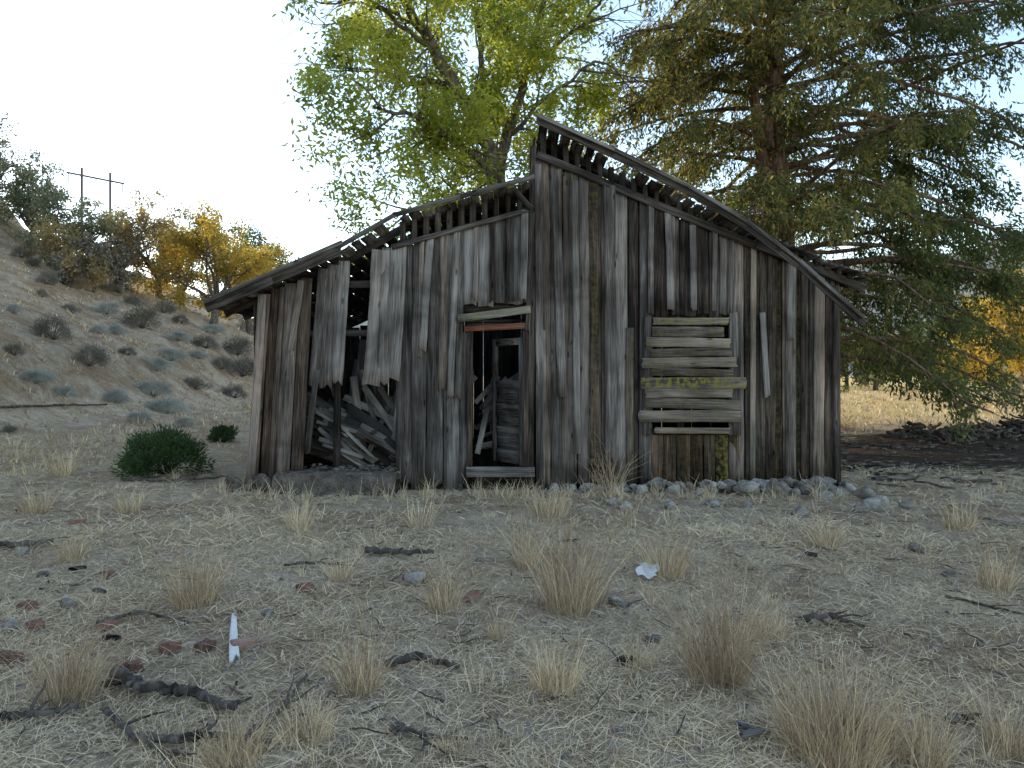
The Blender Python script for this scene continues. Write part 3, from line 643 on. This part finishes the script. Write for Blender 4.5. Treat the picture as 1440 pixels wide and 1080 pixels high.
keep=(A[:,0]>-4.7+.5*np.sin(A[:,2]*2))&(A[:,0]<2.3+.3*np.sin(A[:,2]*2.3))&(lob>-.3)&(A[:,2]>4.2)
A=A[keep]
if len(A)>7000: A=A[rng.permutation(len(A))[:7000]]
mb=MB(); nl=int(min(30,52000/len(A))); c=np.repeat(A,nl,0)+rng.normal(size=(len(A)*nl,3))*.17; N=len(c)
tb=np.clip(.5+.35*np.sin(c[:,0]*2.3+c[:,1]*1.7)+.3*np.sin(c[:,2]*2.9+c[:,0]),0,1); tn=np.clip(tb*.5+.5*R(N),0,1)
d=np.stack([U(-1,1,N),U(-1,1,N),U(-1.1,.3,N)],-1); leaves(mb,c,d,U(.11,.22,N),U(.045,.07,N),np.stack([tn,tn*0,tn*0],-1)); mb.build('leaves',M_leafA,Tp)
# --- cedar
Cp=empty('cedar_tree'); mb=MB(); TX,TYc=7.1,20.5
Q=np.array([[TX+.1*math.sin(z*.5),TYc+.1*math.cos(z*.7),z] for z in np.linspace(-.2,18,24)]); tube(mb,Q,np.linspace(.42,.12,24),12,bumpy=.12)
Q=np.array([[TX-.2-(z-4.5)*.12,TYc-.3,z] for z in np.linspace(4.3,15,14)]); tube(mb,Q,np.linspace(.2,.06,14),8,bumpy=.12)
sp_c=[];sp_d=[];sp_t=[];sp_o=[]
z=1.9
while z<15.5:
    for k in range(3):
        az=U(0,6.28) if (z>4.5 or k>0) else U(-1.2,1.0); right=math.cos(az)
        Lm=(6.2+.9*right)*(1-.50*max(0,(z-9)/9))*U(.65,1.08)
        if z<5 and right<-.1: Lm*=.65
        dd=np.array([math.cos(az),math.sin(az)*.85,U(.1,.45)]); n=8
        P=[np.array([TX,TYc,z])]; d=nrmz(dd)
        for i in range(n):
            d=nrmz(d+rng.normal(size=3)*.10+np.array([0,0,-.10])); P.append(P[-1]+d*Lm/n)
        P=np.array(P); P[:,2]=np.maximum(P[:,2],.8); tube(mb,P,np.linspace(.075,.02,n+1),5,bumpy=.15)
        for i in range(1,n+1):
            f=i/n
            for j in range(3 if f>.3 else 2):
                p=P[i-1]+(P[i]-P[i-1])*R(); hd=nrmz(np.array([d[0],d[1],0])); sd=np.array([-hd[1],hd[0],0])*(1 if R()<.5 else -1)
                bd=nrmz(sd*U(.4,1)+hd*U(.2,1)+np.array([0,0,U(-.3,.25)])); bl=U(.5,1.3)*(1-.3*f)
                B,bl_=poly(p,bd,bl,4,.15,-.22); tube(mb,B,np.linspace(.018,.005,5),3)
                if f<.4 and R()<.8: continue
                if R()<.16: continue
                clump=R()
                for q in range(1,5):
                    for m in range(4):
                        sp_c.append(B[q]+rng.normal(size=3)*.13); sp_t.append(clump); sp_o.append(1 if (R()<.6 and right<.6) else 0)
                        sp_d.append(nrmz(bl_*.3+bd*.4+np.array([U(-.7,.7),U(-.7,.7),-U(.4,1.4)])))
    z+=.26
mb.build('trunk_and_limbs',M_barkc,Cp,True)
C=np.array(sp_c);Dd=np.array(sp_d);T=np.array(sp_t);O=np.array(sp_o)
nq=6; ll=np.tile(np.arange(nq)/nq,len(C)); C2=np.repeat(C,nq,0)+np.repeat(Dd,nq,0)*ll[:,None]*.34+rng.normal(size=(len(C)*nq,3))*.03
N=len(C2); d=nrmz(np.repeat(Dd,nq,0)+rng.normal(size=(N,3))*.5); tn=np.clip(np.repeat(T,nq)*.6+.4*R(N),0,1); ol=np.repeat(O,nq)*U(0,1,N)*np.clip((5.5+TX-C2[:,0])/8,0.1,1)  # olive weight rises leftward, painting the sunlit side into the leaf colour
keep=C2[:,2]>.6+.45*np.sin(C2[:,0]*1.3)
mb=MB(); leaves(mb,C2[keep],d[keep],U(.09,.20,N)[keep],U(.03,.065,N)[keep],np.stack([tn,ol,ol*0],-1)[keep]); mb.build('foliage',M_cedar,Cp)
def oak(name,loc,H,Wd,mat,dens=1.,leaf=.22,barkm=M_bark,nl=6,trunkf=.22):
    e=empty(name); mb=MB(); anch=[]; tr_h=H*trunkf
    P,_=poly((0,0,-.3),(U(-.2,.2),0,1),tr_h+.3,4,.1); tube(mb,P,np.linspace(H*.035,H*.025,5),8,bumpy=.2)
    for k in range(6):
        az=k*1.05+U(-.3,.3); dd=np.array([math.cos(az)*Wd/H,math.sin(az)*Wd/H,U(.5,1.3)]); grow(mb,anch,P[-1],dd,H*.36,H*.016,0,.0,3,(2,4),.2)
    mb.build('trunk_and_limbs',barkm,e,True); A=np.array([a for a,_ in anch]); m=int(1000*dens); A=A[rng.permutation(len(A))[:m]]
    nl=int(7000*dens/len(A)); c=np.repeat(A,nl,0)+rng.normal(size=(len(A)*nl,3))*H*.024; N=len(c); tb=.5+.5*np.sin(c[:,0]*1.3+c[:,2]*1.1); tn=np.clip(tb*.5+.5*R(N),0,1)
    mb=MB(); leaves(mb,c,rng.normal(size=(N,3))+[0,0,-.3],U(.6,1.3,N)*leaf,leaf*.55,np.stack([tn,tn*0,tn*0],-1)); mb.build('leaves',mat,e); e.location=loc; return e
def oak_at(px,H,Wd,y,mat,**k):
    x=(px-720)/F*y; return oak('oak_tree',(x,y,float(hgt(x,y))-.2),H,Wd,mat,**k)
oak_at(-25,8.5,5,52,M_grey,dens=.9); oak_at(35,7.2,6,54,M_grey,dens=1.); oak_at(165,8.2,8,50,M_rust,dens=1.1)
oak_at(95,6.5,6,52,M_grey,dens=.9); oak_at(225,8,7,56,M_rust,dens=1.2); oak_at(300,8.8,6,50,M_gold,dens=1.2); oak_at(355,9.2,6,60,M_gold,dens=1.4); oak_at(262,8,6,62,M_gold,dens=1.2)
oak_at(395,13,8,70,M_dgreen,dens=1.5,leaf=.28); oak_at(130,4.0,4,47,M_sagedark,dens=.7); oak_at(440,11,8,85,M_grey,dens=1.2)
oak_at(1420,7.5,7,36,M_gold,dens=1.4,barkm=M_ptrunk,trunkf=.3); oak_at(1500,8,8,46,M_gold,dens=1.,barkm=M_ptrunk); oak_at(1330,8,9,64,M_dgreen,dens=1.4,leaf=.3); oak_at(1230,8,9,72,M_grey,dens=1.4,leaf=.3); oak_at(1400,7,9,70,M_gold,dens=1.4,leaf=.3)
oak_at(1120,8,9,95,M_gold,dens=1.3,leaf=.3); oak_at(1280,8,9,90,M_gold,dens=1.3,leaf=.3); oak_at(1190,7,9,80,M_dgreen,dens=1.3,leaf=.3)
pe=empty('power_line_pole'); mb=MB(); py_=86.
a=W(115,236,py_); b=W(155,243,py_+2); za=float(hgt(a[0],a[1]))-1; zb_=float(hgt(b[0],b[1]))-1
tube(mb,[[a[0],a[1],za],a],.14,8); tube(mb,[[b[0],b[1],zb_],b],.14,8)
c0=W(95,243,py_-1); c1=W(176,259,py_+3.2); c0[1]-=.2;c1[1]-=.2; tube(mb,[c0,c1],.11,6)
dn_=np.array([0,0,-1.1])
for f in (.03,.5,.97): q=c0+(c1-c0)*f; tube(mb,[q,q+dn_],.05,6)
mb.build('poles_and_crossarm',M_pole,pe)
mb=MB()
for f,(ex,ey) in zip((.03,.5,.97),((470,0),(560,20),(640,40))):
    q=c0+(c1-c0)*f+dn_; e=W(ex,ey,22.); d=(e-q); tt=np.linspace(0,1.6,40); P=q+d*tt[:,None]; P[:,2]-=(tt*(1-tt))*2.5; tube(mb,P,.008,4)
    P=q+(-d)*tt[:,None]*.9*np.array([1,1,-.15]); tube(mb,P,.014,4)
mb.build('wires',M_wire,pe)
# ---------------------------------------------------------------- light, sky, camera
SAZ,SEL=math.radians(-50),math.radians(27)
s=Vector((math.sin(SAZ)*math.cos(SEL),math.cos(SAZ)*math.cos(SEL),math.sin(SEL)))
sd=bpy.data.lights.new('sun','SUN'); sd.energy=5; sd.angle=math.radians(.5); sd.color=(1,.88,.70)
so=bpy.data.objects.new('sun',sd); so.rotation_euler=s.to_track_quat('Z','Y').to_euler(); so.location=(-30,30,30); bpy.context.scene.collection.objects.link(so)
w=bpy.data.worlds.new('World'); bpy.context.scene.world=w; w.use_nodes=True; nt=w.node_tree; nt.nodes.clear()
sk=nt.nodes.new('ShaderNodeTexSky'); sk.sky_type='NISHITA'; sk.sun_disc=False; sk.sun_elevation=SEL; sk.sun_rotation=SAZ%(2*math.pi); sk.air_density=1.0; sk.dust_density=.3; sk.ozone_density=1.6; sk.altitude=300
mx=nt.nodes.new('ShaderNodeMix'); mx.data_type='RGBA'; mx.blend_type='MULTIPLY'; mx.inputs[0].default_value=1; mx.inputs[7].default_value=(1.12,1.02,.88,1); nt.links.new(sk.outputs[0],mx.inputs[6])
bg=nt.nodes.new('ShaderNodeBackground'); bg.inputs[1].default_value=.43; wo=nt.nodes.new('ShaderNodeOutputWorld'); nt.links.new(mx.outputs[2],bg.inputs[0]); nt.links.new(bg.outputs[0],wo.inputs[0])
cd=bpy.data.cameras.new('camera'); cd.sensor_width=36; cd.lens=27; cd.shift_y=-15/1440; cd.clip_end=4000
co=bpy.data.objects.new('camera',cd); co.location=(0,0,CAMZ); co.rotation_euler=(math.pi/2,0,0); bpy.context.scene.collection.objects.link(co)
sc=bpy.context.scene; sc.camera=co; sc.view_settings.view_transform='Standard'; sc.view_settings.look='None'; sc.view_settings.exposure=0
